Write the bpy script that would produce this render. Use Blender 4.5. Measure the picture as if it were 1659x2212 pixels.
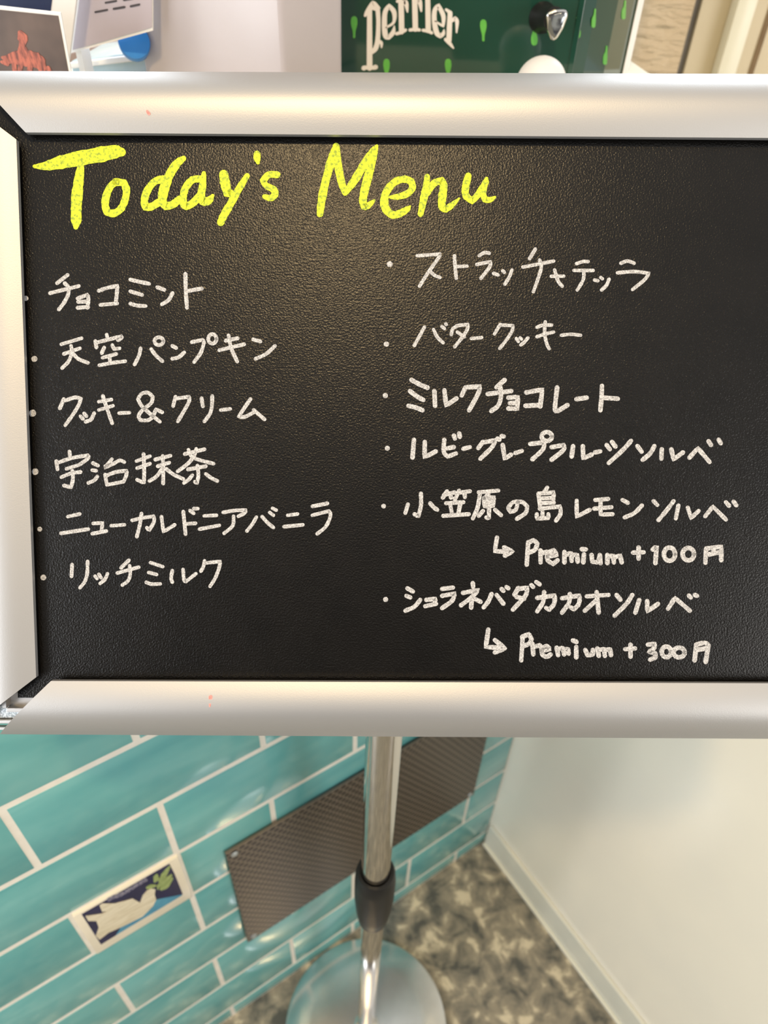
import bpy, bmesh, math, random
from mathutils import Vector, Matrix
from math import sin, cos, tan, pi, radians

SC = bpy.context.scene
for o in list(bpy.data.objects):
    bpy.data.objects.remove(o)
COL = SC.collection
random.seed(7)

# ------------------------------------------------------------------ camera
FPX, IW, IH = 1568.3, 1659, 2212
PITCH, ROLL, CAM_Z = 0.7221, -0.0445, 1.2798
_c, _s = cos(PITCH), sin(PITCH)
_r = Vector((1, 0, 0)); FWD = Vector((0, _c, -_s)); _d = Vector((0, -_s, -_c))
RIGHT = _r * cos(ROLL) + _d * sin(ROLL)
DOWN = -_r * sin(ROLL) + _d * cos(ROLL)
CAM = Vector((0, 0, CAM_Z))
cd = bpy.data.cameras.new('camera')
cam = bpy.data.objects.new('camera', cd); COL.objects.link(cam)
cam.matrix_world = Matrix(((RIGHT.x, -DOWN.x, -FWD.x, 0), (RIGHT.y, -DOWN.y, -FWD.y, 0),
                           (RIGHT.z, -DOWN.z, -FWD.z, CAM_Z), (0, 0, 0, 1)))
cd.sensor_fit = 'VERTICAL'; cd.sensor_height = 36.0; cd.sensor_width = 36.0 * IW / IH
cd.lens = FPX / IH * 36.0
cd.clip_start = 0.01; cd.clip_end = 50
cd.dof.use_dof = True; cd.dof.focus_distance = 0.366; cd.dof.aperture_fstop = 9.5
SC.camera = cam

# ------------------------------------------------------------------ light
SC.view_settings.view_transform = 'Standard'
SC.view_settings.look = 'None'
SC.view_settings.gamma = 1.0
SC.view_settings.use_curve_mapping = False
SC.view_settings.exposure = 0.0
W = bpy.data.worlds.new('world'); SC.world = W; W.use_nodes = True
bg = W.node_tree.nodes['Background']
bg.inputs[0].default_value = (0.94, 0.93, 0.92, 1); bg.inputs[1].default_value = 0.85

def lamp(name, kind, loc, aim, energy, color, size=0.1, size_y=None, spot=None):
    l = bpy.data.lights.new(name, kind); l.energy = energy; l.color = color
    if kind == 'AREA':
        if size_y: l.shape = 'RECTANGLE'; l.size = size; l.size_y = size_y
        else: l.shape = 'DISK'; l.size = size
    else:
        l.shadow_soft_size = size
        if spot: l.spot_size = radians(spot); l.spot_blend = 0.7
    o = bpy.data.objects.new(name, l); COL.objects.link(o)
    o.location = loc
    o.rotation_euler = (Vector(aim) - Vector(loc)).to_track_quat('-Z', 'Y').to_euler()
    return o
lamp('ceiling_downlight', 'AREA', (-0.12, -0.41, 2.5), (0.0, 0.35, 1.1), 18, (1.0, 0.71, 0.35), 0.12)
lamp('cool_rail_fill', 'AREA', (0.1, 1.75, 1.95), (0.05, 0.5, 1.15), 42, (0.84, 0.92, 1.0), 1.8, 0.7)  # added cool fill, no real fixture: whitens the top rail's outer edge
lamp('side_fill_light', 'AREA', (-1.75, -1.0, 1.15), (0.35, 0.35, 0.35), 36, (0.95, 0.97, 1.0), 1.1, 1.3)  # added fill from the left, no real window: brightens the cream panel
lamp('side_fill_light.001', 'AREA', (1.75, -1.25, 1.15), (0.05, 0.4, 0.35), 28, (1.0, 0.97, 0.93), 1.1, 1.3)  # added fill from the right, no real window: brightens the tiles

# ------------------------------------------------------------------ helpers
def ray(x, y):
    return RIGHT * ((x - 829.5) / FPX) + DOWN * ((y - 1106) / FPX) + FWD
def at(x, y, Y):                       # the point seen at a photo position at distance Y ahead
    d = ray(x, y); return CAM + d * (Y / d.y)

def mat(name, color, rough=0.5, metal=0.0, spec=0.5, **kw):
    m = bpy.data.materials.new(name); m.use_nodes = True
    b = m.node_tree.nodes['Principled BSDF']
    b.inputs['Base Color'].default_value = (*color, 1)
    b.inputs['Roughness'].default_value = rough
    b.inputs['Metallic'].default_value = metal
    b.inputs['Specular IOR Level'].default_value = spec
    for k, v in kw.items():
        b.inputs[k.replace('_', ' ')].default_value = v
    return m
def nodes(m): return m.node_tree.nodes, m.node_tree.links, m.node_tree.nodes['Principled BSDF']
def noise_color(m, stops, scale, detail=3, stretch=(1, 1, 1), rough=0.55, dist=0.0):
    N, L, b = nodes(m)
    tc = N.new('ShaderNodeTexCoord'); mp = N.new('ShaderNodeMapping'); mp.inputs['Scale'].default_value = stretch
    n = N.new('ShaderNodeTexNoise'); n.inputs['Scale'].default_value = scale; n.inputs['Detail'].default_value = detail
    n.inputs['Roughness'].default_value = rough; n.inputs['Distortion'].default_value = dist
    r = N.new('ShaderNodeValToRGB')
    while len(r.color_ramp.elements) < len(stops): r.color_ramp.elements.new(0.5)
    for e, (p, c) in zip(r.color_ramp.elements, stops): e.position = p; e.color = (*c, 1)
    L.new(tc.outputs['Object'], mp.inputs[0]); L.new(mp.outputs[0], n.inputs['Vector'])
    L.new(n.outputs['Fac'], r.inputs[0]); L.new(r.outputs[0], b.inputs['Base Color'])
    return r
def bump(m, scale, strength, dist=0.001, detail=2, stretch=(1, 1, 1), kind='noise'):
    N, L, b = nodes(m)
    tc = N.new('ShaderNodeTexCoord'); mp = N.new('ShaderNodeMapping'); mp.inputs['Scale'].default_value = stretch
    if kind == 'noise':
        n = N.new('ShaderNodeTexNoise'); n.inputs['Detail'].default_value = detail; out = n.outputs['Fac']
    else:
        n = N.new('ShaderNodeTexVoronoi'); n.feature = 'SMOOTH_F1'; n.inputs['Smoothness'].default_value = 0.6; out = n.outputs['Distance']
    n.inputs['Scale'].default_value = scale
    bp = N.new('ShaderNodeBump'); bp.inputs['Strength'].default_value = strength; bp.inputs['Distance'].default_value = dist
    if b.inputs['Normal'].is_linked:
        L.new(b.inputs['Normal'].links[0].from_socket, bp.inputs['Normal'])
    L.new(tc.outputs['Object'], mp.inputs[0]); L.new(mp.outputs[0], n.inputs['Vector'])
    L.new(out, bp.inputs['Height']); L.new(bp.outputs[0], b.inputs['Normal'])

def link(name, bm, m, parent=None, mw=None, smooth=False):
    me = bpy.data.meshes.new(name)
    bmesh.ops.recalc_face_normals(bm, faces=bm.faces[:])
    bm.to_mesh(me); bm.free()
    if smooth:
        for p in me.polygons: p.use_smooth = True
        me.set_sharp_from_angle(angle=radians(35))
    me.materials.append(m)
    o = bpy.data.objects.new(name, me); COL.objects.link(o)
    if parent: o.parent = parent
    if mw is not None: o.matrix_local = mw
    return o
def tag(o, label, cat=None, group=None):
    o['label'] = label
    if cat: o['category'] = cat
    if group: o['group'] = group
    return o
def struct(o): o['kind'] = 'structure'; return o
def thing(name, label, cat, loc=(0, 0, 0), rotz=0, group=None):
    o = bpy.data.objects.new(name, None); COL.objects.link(o); o.empty_display_size = 0.02
    o.location = loc; o.rotation_euler = (0, 0, rotz)
    return tag(o, label, cat, group)

def box(bm, x0, x1, y0, y1, z0, z1, bev=0):
    b2 = bmesh.new()
    vs = [b2.verts.new((x, y, z)) for z in (z0, z1) for x, y in ((x0, y0), (x1, y0), (x1, y1), (x0, y1))]
    for f in ((0, 3, 2, 1), (4, 5, 6, 7), (0, 1, 5, 4), (1, 2, 6, 5), (2, 3, 7, 6), (3, 0, 4, 7)):
        b2.faces.new([vs[i] for i in f])
    if bev: bmesh.ops.bevel(b2, geom=b2.edges[:], offset=bev, segments=2, affect='EDGES', profile=0.6)
    merge(bm, b2)
def merge(bm, b2):
    mp = {v: bm.verts.new(v.co) for v in b2.verts}
    for f in b2.faces: bm.faces.new([mp[v] for v in f.verts])
    b2.free()
def prism(bm, pts, off, bev=0):        # a polygon (3-D points) given thickness off
    b2 = bmesh.new(); off = Vector(off)
    a = [b2.verts.new(p) for p in pts]; b = [b2.verts.new(Vector(p) + off) for p in pts]
    b2.faces.new(a); b2.faces.new(b[::-1])
    n = len(pts)
    for i in range(n): b2.faces.new((a[i], b[i], b[(i + 1) % n], a[(i + 1) % n]))
    if bev: bmesh.ops.bevel(b2, geom=b2.edges[:], offset=bev, segments=3, affect='EDGES', profile=0.6)
    merge(bm, b2)
def lathe(bm, prof, seg=64, ctr=(0, 0, 0), axis=None):
    rings = []
    R = Matrix.Identity(3) if axis is None else Vector((0, 0, 1)).rotation_difference(Vector(axis)).to_matrix()
    for r, z in prof:
        rings.append([bm.verts.new(Vector(ctr) + R @ Vector((r * cos(2 * pi * i / seg), r * sin(2 * pi * i / seg), z))) for i in range(seg)])
    for a, b in zip(rings, rings[1:]):
        for i in range(seg): bm.faces.new((a[i], a[(i + 1) % seg], b[(i + 1) % seg], b[i]))
    bm.faces.new(rings[0][::-1]); bm.faces.new(rings[-1])

def parse(txt):
    out = []
    for st in txt.split('|'):
        pts = []
        for tok in st.split():
            v = [float(q) for q in tok.split(',')]
            pts.append((v[0], v[1], v[2] if len(v) > 2 else None))
        if pts: out.append(pts)
    return out
def ring(cx, cy, rx, ry, n=18):
    return ' '.join('%.1f,%.1f' % (cx + rx * cos(2 * pi * i / n), cy + ry * sin(2 * pi * i / n)) for i in range(n + 1))
def smooth_path(p, closed=False):      # Catmull-Rom between soft corners, straight at sharp ones
    n = len(p)
    if n < 3: return p
    sharp = [True] * n
    for i in range(1, n - 1):
        a = Vector((p[i][0] - p[i - 1][0], p[i][1] - p[i - 1][1])); b = Vector((p[i + 1][0] - p[i][0], p[i + 1][1] - p[i][1]))
        sharp[i] = a.length < 1e-6 or b.length < 1e-6 or a.angle(b) > radians(62)
    out = []
    for i in range(n - 1):
        p1, p2 = p[i], p[i + 1]
        t1 = [(p2[k] - p1[k]) if sharp[i] else (p2[k] - p[i - 1][k]) / 2 for k in range(3)]
        t2 = [(p2[k] - p1[k]) if sharp[i + 1] else (p[i + 2][k] - p1[k]) / 2 for k in range(3)]
        S = 5
        for s in range(S):
            t = s / S
            h = (2 * t**3 - 3 * t**2 + 1, t**3 - 2 * t**2 + t, -2 * t**3 + 3 * t**2, t**3 - t**2)
            out.append(tuple(h[0] * p1[k] + h[1] * t1[k] + h[2] * p2[k] + h[3] * t2[k] for k in range(3)))
    out.append(p[-1])
    return out
def strokes(bm, txt, place, origin, s, w, wob=0.08, lift=0.00015, step=0.000004, taper=0.96):
    """pen strokes: txt in zoomed units; place(px, py, h) gives the 3-D point at height h over the surface"""
    k = 0
    for pts in parse(txt):
        k += 1
        P = [(origin[0] + x / s, origin[1] + y / s, ((ww if ww else w) / s) / 2) for x, y, ww in pts]
        if len(P) == 1: P = [P[0], (P[0][0] + 0.4, P[0][1] + 0.2, P[0][2])]
        P = smooth_path(P)
        Q = [P[0]]
        for q in P[1:]:
            if math.hypot(q[0] - Q[-1][0], q[1] - Q[-1][1]) > 0.35: Q.append(q)
        if len(Q) < 2: Q = [P[0], P[-1]]
        P = Q
        L, Rr = [], []
        n = len(P)
        for i in range(n):
            a = P[max(i - 1, 0)]; b = P[min(i + 1, n - 1)]
            tx, ty = b[0] - a[0], b[1] - a[1]; ln = math.hypot(tx, ty) or 1
            tx /= ln; ty /= ln
            r = P[i][2] * (1 + random.uniform(-wob, wob))
            L.append((P[i][0] - ty * r, P[i][1] + tx * r)); Rr.append((P[i][0] + ty * r, P[i][1] - tx * r))
        def cap(p, q, r):
            a = math.atan2(p[1] - q[1], p[0] - q[0])
            return [(p[0] + cos(a + t) * r * taper, p[1] + sin(a + t) * r * taper) for t in (pi / 3, pi / 6, 0, -pi / 6, -pi / 3)]
        h = lift + k * step
        lv = [bm.verts.new(place(*q, h)) for q in L]; rv = [bm.verts.new(place(*q, h)) for q in Rr]
        for i in range(n - 1): bm.faces.new((lv[i], lv[i + 1], rv[i + 1], rv[i]))
        e0 = [bm.verts.new(place(*q, h)) for q in cap(P[0], P[1], P[0][2])]
        e1 = [bm.verts.new(place(*q, h)) for q in cap(P[-1], P[-2], P[-1][2])]
        bm.faces.new([lv[0]] + e0[::-1] + [rv[0]]) if False else bm.faces.new([rv[0]] + e0 + [lv[0]])
        bm.faces.new([lv[-1]] + e1 + [rv[-1]])
        # side skirts so that the paint has thickness
        rim = lv + e1 + rv[::-1] + e0
        low = []
        src = L + cap(P[-1], P[-2], P[-1][2]) + Rr[::-1] + cap(P[0], P[1], P[0][2])
        for q in src: low.append(bm.verts.new(place(*q, 0)))
        m_ = len(rim)
        for i in range(m_): bm.faces.new((rim[i], rim[(i + 1) % m_], low[(i + 1) % m_], low[i]))

# ------------------------------------------------------------------ materials
m_tile = mat('glazed_teal', (0.12, 0.36, 0.34), 0.12, spec=0.5, Coat_Weight=0.12, Coat_Roughness=0.05)
noise_color(m_tile, [(0.30, (0.10, 0.345, 0.36)), (0.5, (0.145, 0.42, 0.42)), (0.72, (0.215, 0.51, 0.495))], 9, 3, (0.5, 1, 2.0), dist=0.4)
bump(m_tile, 12, 0.015, 0.003, 1, (0.6, 1, 1.6))
m_grout = mat('pale_grout', (0.66, 0.62, 0.53), 0.75); noise_color(m_grout, [(0.3, (0.76, 0.72, 0.64)), (0.7, (0.84, 0.80, 0.72))], 60)
m_panel = mat('cream_gloss_panel', (0.70, 0.65, 0.55), 0.22, spec=0.5)
noise_color(m_panel, [(0.3, (0.83, 0.78, 0.67)), (0.7, (0.88, 0.82, 0.69))], 6, 2)
bump(m_panel, 9, 0.12, 0.004, 1)
m_skirt = mat('pale_skirting', (0.58, 0.57, 0.49), 0.15)
noise_color(m_skirt, [(0.3, (0.66, 0.65, 0.56)), (0.7, (0.74, 0.72, 0.62))], 9)
m_floor = mat('mottled_stone', (0.2, 0.18, 0.14), 0.32, spec=0.35)
noise_color(m_floor, [(0.36, (0.085, 0.085, 0.075)), (0.47, (0.21, 0.19, 0.148)), (0.56, (0.31, 0.27, 0.20)), (0.64, (0.62, 0.54, 0.39))], 30, 5, (1, 1, 1), 0.6, 0.4)
m_wallpaper = mat('grained_cream_wallpaper', (0.62, 0.50, 0.36), 0.6)
noise_color(m_wallpaper, [(0.3, (0.56, 0.44, 0.30)), (0.7, (0.64, 0.53, 0.385))], 10, 3)
bump(m_wallpaper, 60, 1.0, 0.012, 4, (0.45, 1, 1.6))
m_cream = mat('smooth_cream_board', (0.5, 0.43, 0.31), 0.4); noise_color(m_cream, [(0.3, (0.56, 0.49, 0.355)), (0.7, (0.62, 0.545, 0.40))], 3)
m_pale = mat('pale_trim', (0.78, 0.74, 0.60), 0.35); noise_color(m_pale, [(0.3, (0.76, 0.74, 0.62)), (0.7, (0.80, 0.78, 0.66))], 3)
m_joint = mat('brown_joint', (0.25, 0.18, 0.10), 0.6); noise_color(m_joint, [(0.3, (0.16, 0.10, 0.045)), (0.7, (0.20, 0.13, 0.06))], 20)
m_grey = mat('grey_joint', (0.30, 0.28, 0.26), 0.6); noise_color(m_grey, [(0.3, (0.10, 0.092, 0.085)), (0.7, (0.14, 0.13, 0.12))], 20)
m_chrome = mat('chrome', (0.66, 0.64, 0.61), 0.10, 1.0)
m_brushed = mat('brushed_steel', (0.74, 0.74, 0.74), 0.24, 0.95); noise_color(m_brushed, [(0.3, (0.70, 0.70, 0.70)), (0.7, (0.78, 0.78, 0.78))], 40)
m_alu = mat('satin_aluminium', (0.47, 0.468, 0.466), 0.50, 0.72)
bump(m_alu, 1500, 0.10, 0.0004, 2)
m_alu_raw = mat('raw_aluminium', (0.55, 0.54, 0.53), 0.38, 0.9); noise_color(m_alu_raw, [(0.3, (0.48, 0.47, 0.46)), (0.7, (0.60, 0.59, 0.58))], 90, 3, (1, 8, 1))
m_steel = mat('galvanised_steel', (0.5, 0.53, 0.55), 0.4, 0.8); noise_color(m_steel, [(0.38, (0.30, 0.34, 0.36)), (0.6, (0.68, 0.73, 0.76))], 900, 2)
m_board = mat('black_leather_grain', (0.008, 0.007, 0.006), 0.29, spec=0.27)
noise_color(m_board, [(0.3, (0.0040, 0.0036, 0.0032)), (0.7, (0.0062, 0.0055, 0.0048))], 40)
bump(m_board, 1050, 0.48, 0.0005, 1.5)
m_black = mat('black_plastic', (0.010, 0.010, 0.010), 0.45, spec=0.25); noise_color(m_black, [(0.3, (0.010, 0.010, 0.010)), (0.7, (0.016, 0.016, 0.016))], 60)
m_chalk = mat('white_chalk_ink', (0.62, 0.60, 0.57), 0.7, spec=0.2)
noise_color(m_chalk, [(0.36, (0.26, 0.256, 0.253)), (0.50, (0.45, 0.443, 0.437)), (0.64, (0.64, 0.63, 0.62))], 1700, 2)
m_yellow = mat('yellow_marker_ink', (0.80, 0.86, 0.03), 0.6, spec=0.2)
noise_color(m_yellow, [(0.36, (0.28, 0.36, 0.05)), (0.48, (0.54, 0.63, 0.042)), (0.63, (0.71, 0.78, 0.04))], 700, 4)
m_red = mat('red_marker_stain', (0.80, 0.30, 0.26), 0.5); noise_color(m_red, [(0.3, (0.85, 0.42, 0.36)), (0.7, (0.74, 0.18, 0.16))], 500)
m_dust = mat('chalk_dust', (0.16, 0.15, 0.14), 0.8); noise_color(m_dust, [(0.45, (0.05, 0.047, 0.044)), (0.65, (0.25, 0.24, 0.23))], 1600)

# perforated plate: staggered round holes
m_vent = mat('perforated_bronze_plate', (0.115, 0.095, 0.075), 0.42, 0.35)
N, L, b = nodes(m_vent)
tc = N.new('ShaderNodeTexCoord'); sp = N.new('ShaderNodeSeparateXYZ'); L.new(tc.outputs['Object'], sp.inputs[0])
def mth(op, a, c=None):
    n = N.new('ShaderNodeMath'); n.operation = op
    for i, v in enumerate((a, c)):
        if v is None: continue
        if hasattr(v, 'links'): L.new(v, n.inputs[i])
        else: n.inputs[i].default_value = v
    return n.outputs[0]
PX, PZ = 0.0090, 0.0076
rowv = mth('DIVIDE', sp.outputs['Z'], PZ); row = mth('FLOOR', rowv)
half = mth('MULTIPLY', mth('MODULO', mth('ABSOLUTE', row), 2), 0.5)
fx = mth('SUBTRACT', mth('FRACT', mth('ADD', mth('DIVIDE', sp.outputs['X'], PX), half)), 0.5)
fz = mth('SUBTRACT', mth('SUBTRACT', rowv, row), 0.5)
rr = mth('SQRT', mth('ADD', mth('MULTIPLY', fx, fx), mth('MULTIPLY', fz, fz)))
hole = mth('LESS_THAN', rr, 0.36)
mx = N.new('ShaderNodeMix'); mx.data_type = 'RGBA'
mx.inputs['A'].default_value = (0.150, 0.120, 0.092, 1); mx.inputs['B'].default_value = (0.018, 0.014, 0.011, 1)
L.new(hole, mx.inputs['Factor']); L.new(mx.outputs['Result'], b.inputs['Base Color'])

# ------------------------------------------------------------------ setting
YAW, N0, A0 = 0.9577, -0.3621, 0.5056
DX = Vector((sin(YAW), cos(YAW), 0)); DY = Vector((cos(YAW), -sin(YAW), 0))
WALL_ROT = math.atan2(DX.y, DX.x); SIDE_ROT = math.atan2(DY.y, DY.x)
MW_TILE = Matrix.Translation(DY * N0) @ Matrix.Rotation(WALL_ROT, 4, 'Z')      # x along the wall, -y out of it
MW_SIDE = Matrix.Translation(DX * A0) @ Matrix.Rotation(SIDE_ROT, 4, 'Z')      # x towards the viewer, -y out of it
TOP_Z = 0.95

bm = bmesh.new(); box(bm, -2.0, 3.0, -2.5, 2.6, -0.05, 0.0); struct(link('floor', bm, m_floor))

m_dark = mat('dark_brown_light_block', (0.05, 0.042, 0.036), 0.6); noise_color(m_dark, [(0.3, (0.04, 0.034, 0.029)), (0.7, (0.06, 0.05, 0.043))], 6)
bm = bmesh.new(); box(bm, -1.3, 1.95, -2.35, -2.3, 0, 2.5); struct(link('wall_light_block', bm, m_dark))  # unseen dark wall added behind the viewer to keep board reflections dark
# tiled counter front: grout bed with a raised glazed tile in every cell
bm = bmesh.new(); box(bm, -1.2, A0 - 0.0005, 0.0, 0.05, 0.0, TOP_Z)
wl = struct(link('wall_left', bm, m_grout, mw=MW_TILE))
bm = bmesh.new()
TZ0, TH, TA0, TL, G = 0.0389, 0.1015, -0.0802, 0.1033, 0.0030
GZ = 0.0038
def tile(x0, x1, z0, z1):
    if x1 - x0 < 0.012 or z1 - z0 < 0.012: return
    box(bm, x0, x1, -0.0005, 0.004, z0, z1, 0.0004)
for k in range(-1, 9):
    z0, z1 = max(TZ0 + k * TH + GZ, 0.003), min(TZ0 + (k + 1) * TH - GZ, TOP_Z - 0.002)
    par = k % 2
    cuts = [j for j in range(-12, 8) if j % 2 == par]
    for j in cuts:
        x0, x1 = TA0 + j * TL + G, min(TA0 + (j + 2) * TL - G, A0 - 0.002)
        if x1 < -1.19: continue
        if k == 4 and j == 0:                       # the bird tile takes the left half of this cell
            tile(TA0 + TL + G, x1, z0, z1); continue
        tile(max(x0, -1.198), x1, z0, z1)
tl = link('glazed_tiles', bm, m_tile, wl, smooth=True)

# pale panel of the facing counter, and its skirting
bm = bmesh.new(); box(bm, N0 - 0.03, 1.2, 0.0, 0.03, 0.0, TOP_Z); struct(link('wall_right', bm, m_panel, mw=MW_SIDE))
bm = bmesh.new(); box(bm, N0 + 0.004, 1.2, -0.006, 0.0, 0.0, 0.068, 0.0015); struct(link('baseboard_right', bm, m_skirt, mw=MW_SIDE))
bm = bmesh.new(); box(bm, N0 + 0.004, 1.2, -0.010, -0.006, 0.0, 0.006, 0.001); struct(link('trim_1', bm, m_pale, mw=MW_SIDE))

# worktop over both counters and the raised ledge that carries the things behind the sign
def ell(n_, a_, z0, z1, name, m):
    def P(a, n, z): return DX * a + DY * n + Vector((0, 0, z))
    pts = [P(-1.2, n_, z0), P(a_, n_, z0), P(a_, 1.2, z0), P(a_ + 0.9, 1.2, z0), P(a_ + 0.9, n_ - 1.2, z0), P(-1.2, n_ - 1.2, z0)]
    bm = bmesh.new(); prism(bm, pts, (0, 0, z1 - z0)); return struct(link(name, bm, m))
ell(N0, A0, TOP_Z, TOP_Z + 0.02, 'trim_2', m_pale)
LEDGE = 1.14
bm = bmesh.new(); prism(bm, [Vector(q + (TOP_Z + 0.02,)) for q in ((-0.75, 0.54), (0.05, 0.54), (0.05, 0.605), (0.255, 0.605), (0.235, 0.92), (-0.75, 0.92))], (0, 0, LEDGE - TOP_Z - 0.02))
struct(link('trim_3', bm, m_pale))

# wall behind the ledge: grained paper, then smooth board with a pale pilaster
YB = 1.05
def wx(px, py): return at(px, py, YB).x
xj = wx(1483, 78); xp0, xp1, xb = wx(1552, 78), wx(1597, 78), wx(1638, 78)
bm = bmesh.new(); box(bm, -2.0, xj, YB, YB + 0.05, TOP_Z + 0.02, 1.30); struct(link('wall_back', bm, m_wallpaper))
bm = bmesh.new(); box(bm, xj, xj + 0.007, YB + 0.002, YB + 0.05, TOP_Z + 0.02, 1.30); struct(link('trim_4', bm, m_grey))
bm = bmesh.new(); box(bm, xj + 0.007, 3.0, YB - 0.004, YB + 0.05, TOP_Z + 0.02, 1.30); struct(link('wall_back_board', bm, m_cream))
bm = bmesh.new(); box(bm, xp0, xp1, YB - 0.03, YB - 0.004, TOP_Z + 0.02, 1.30, 0.008); struct(link('trim_5', bm, m_pale, smooth=True))
bm = bmesh.new(); box(bm, xb, xb + 0.006, YB - 0.006, YB - 0.004, TOP_Z + 0.02, 1.30); struct(link('trim_6', bm, m_joint))

# ------------------------------------------------------------------ perforated vent plate on the tiles
VX0, VX1, VZ0, VZ1 = 0.067, 0.4385, 0.2425, 0.5015
v = thing('ventilation_plate', 'brown perforated metal plate screwed to the teal tiled wall behind the pole', 'vent',
          DY * (N0 + 0.0052) + DX * VX0 + Vector((0, 0, VZ0)), WALL_ROT)
bm = bmesh.new(); box(bm, 0, VX1 - VX0, -0.0012, 0.0024, 0, VZ1 - VZ0, 0.0008); link('perforated_sheet', bm, m_vent, v)
for sx in (0.009, VX1 - VX0 - 0.009):
    for sz in (0.010, VZ1 - VZ0 - 0.010):
        bm = bmesh.new(); lathe(bm, [(0.0042, 0), (0.0042, 0.0006), (0.0028, 0.0016), (0.0008, 0.0019)], 20, (sx, -0.0012, sz), (0, -1, 0))
        link('screw', bm, m_steel, v, smooth=True)

# ------------------------------------------------------------------ picture tile with the white bird
m_biscuit = mat('cream_tile_border', (0.70, 0.64, 0.50), 0.2); noise_color(m_biscuit, [(0.3, (0.78, 0.71, 0.56)), (0.7, (0.84, 0.77, 0.62))], 40)
m_navy = mat('navy_glaze', (0.008, 0.010, 0.065), 0.15); noise_color(m_navy, [(0.3, (0.006, 0.008, 0.055)), (0.7, (0.012, 0.014, 0.08))], 60)
m_sky = mat('sky_blue_glaze', (0.06, 0.30, 0.46), 0.15); noise_color(m_sky, [(0.3, (0.05, 0.24, 0.40)), (0.7, (0.10, 0.36, 0.50))], 60)
m_bird = mat('ivory_glaze', (0.78, 0.70, 0.52), 0.25); noise_color(m_bird, [(0.35, (0.66, 0.58, 0.41)), (0.6, (0.80, 0.73, 0.56))], 160, 2, (0.3, 1, 1.6))
m_leaf = mat('olive_glaze', (0.28, 0.36, 0.12), 0.3); noise_color(m_leaf, [(0.3, (0.20, 0.28, 0.09)), (0.7, (0.38, 0.46, 0.18))], 200)
m_gold = mat('faded_lettering', (0.20, 0.19, 0.26), 0.4); noise_color(m_gold, [(0.4, (0.06, 0.06, 0.14)), (0.6, (0.34, 0.32, 0.38))], 500)
DT0 = DY * N0
d_ = thing('picture_tile', 'small navy picture tile of a white bird with a green sprig', 'tile',
           DT0 + DX * (TA0 + 0.001) + Vector((0, 0, TZ0 + 4 * TH + 0.001)), WALL_ROT)
inv = (Matrix.Translation(d_.location) @ Matrix.Rotation(WALL_ROT, 4, 'Z')).inverted()
def on_tile(px, py, h):
    r = ray(px, py); t = (N0 - CAM.dot(DY) + 0.0036) / r.dot(DY)
    p = inv @ (CAM + r * t); p.y = -0.0036 - h; return p
s_ = 1659 / 290.0
def dpoly(name, pts, m, parent, h, th=0.0004):
    bm = bmesh.new()
    prism(bm, [on_tile(150 + x / s_, 1830 + y / s_, h) for x, y in pts], (0, -th, 0)); return link(name, bm, m, parent)
bm = bmesh.new(); box(bm, 0, TL - 0.001, -0.0034, 0.004, 0, TH - 0.002, 0.0014)
link('tile_border', bm, m_biscuit, d_, smooth=True)
dpoly('navy_ground', [(150, 830), (1235, 205), (1300, 330), (1400, 580), (390, 1205)], m_navy, d_, -0.0004)
dpoly('sky_ground', [(1385, 585), (1080, 645), (850, 850), (640, 980), (570, 1090), (1395, 592)], m_sky, d_, 0.0001, 0.0001)
dpoly('white_bird', [(195, 845), (400, 815), (470, 780), (400, 790), (370, 715), (410, 690), (560, 690), (780, 630), (870, 680), (905, 590),
      (960, 530), (1010, 505), (1060, 515), (1050, 580), (1070, 640), (1030, 720), (900, 850), (680, 960), (480, 1050), (370, 1135), (325, 1090),
      (360, 990), (330, 905), (230, 905)], m_bird, d_, 0.0003, 0.0005)
bm = bmesh.new()
strokes(bm, '960,500,30 1010,480,45 1060,470,25|1050,420,25 1070,380,70 1080,340,30|1110,420,25 1160,350,60 1235,240,20|1090,480,30 1160,430,55 1260,340,20|1130,510,40 1200,470,50 1270,380,20|1090,510,20 1100,460,20', on_tile, (150, 1830), s_, 30, lift=0.0007, step=0.00002)
link('green_sprig', bm, m_leaf, d_)
bm = bmesh.new()
strokes(bm, '480,650 510,632|530,622 560,607|580,610 610,590|630,590 655,572|680,560 700,545|720,540 745,520|770,510 790,492|810,480 835,462|860,452 890,430|910,420 945,400', on_tile, (150, 1830), s_, 40, lift=0.0002)
link('lettering', bm, m_gold, d_)

# ------------------------------------------------------------------ the sign stand
BU = RIGHT * cos(radians(.3)) + DOWN * sin(radians(.3))
_tb = radians(4.93)
BV = -((DOWN * cos(radians(.3)) - RIGHT * sin(radians(.3))) * cos(_tb) + FWD * sin(_tb))
BN = BU.cross(BV)
BO = CAM + ray(865, 880) * 0.375
BM = Matrix(((BU.x, BV.x, BN.x, BO.x), (BU.y, BV.y, BN.y, BO.y), (BU.z, BV.z, BN.z, BO.z), (0, 0, 0, 1)))
def bp(px, py, w=0.0):                 # photo position -> board-local point on the plane at height w
    r = ray(px, py); t = ((BO + BN * w - CAM).dot(BN)) / r.dot(BN)
    q = CAM + r * t - BO
    return Vector((q.dot(BU), q.dot(BV), w))
POLE = Vector((0.0075, 0.30, 0))
st = thing('menu_sign_stand', 'silver framed black menu board on a chrome pole, handwritten in yellow and white', 'sign', POLE)
BL = Matrix.Translation(-POLE) @ BM    # board frame relative to the stand's root

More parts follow.
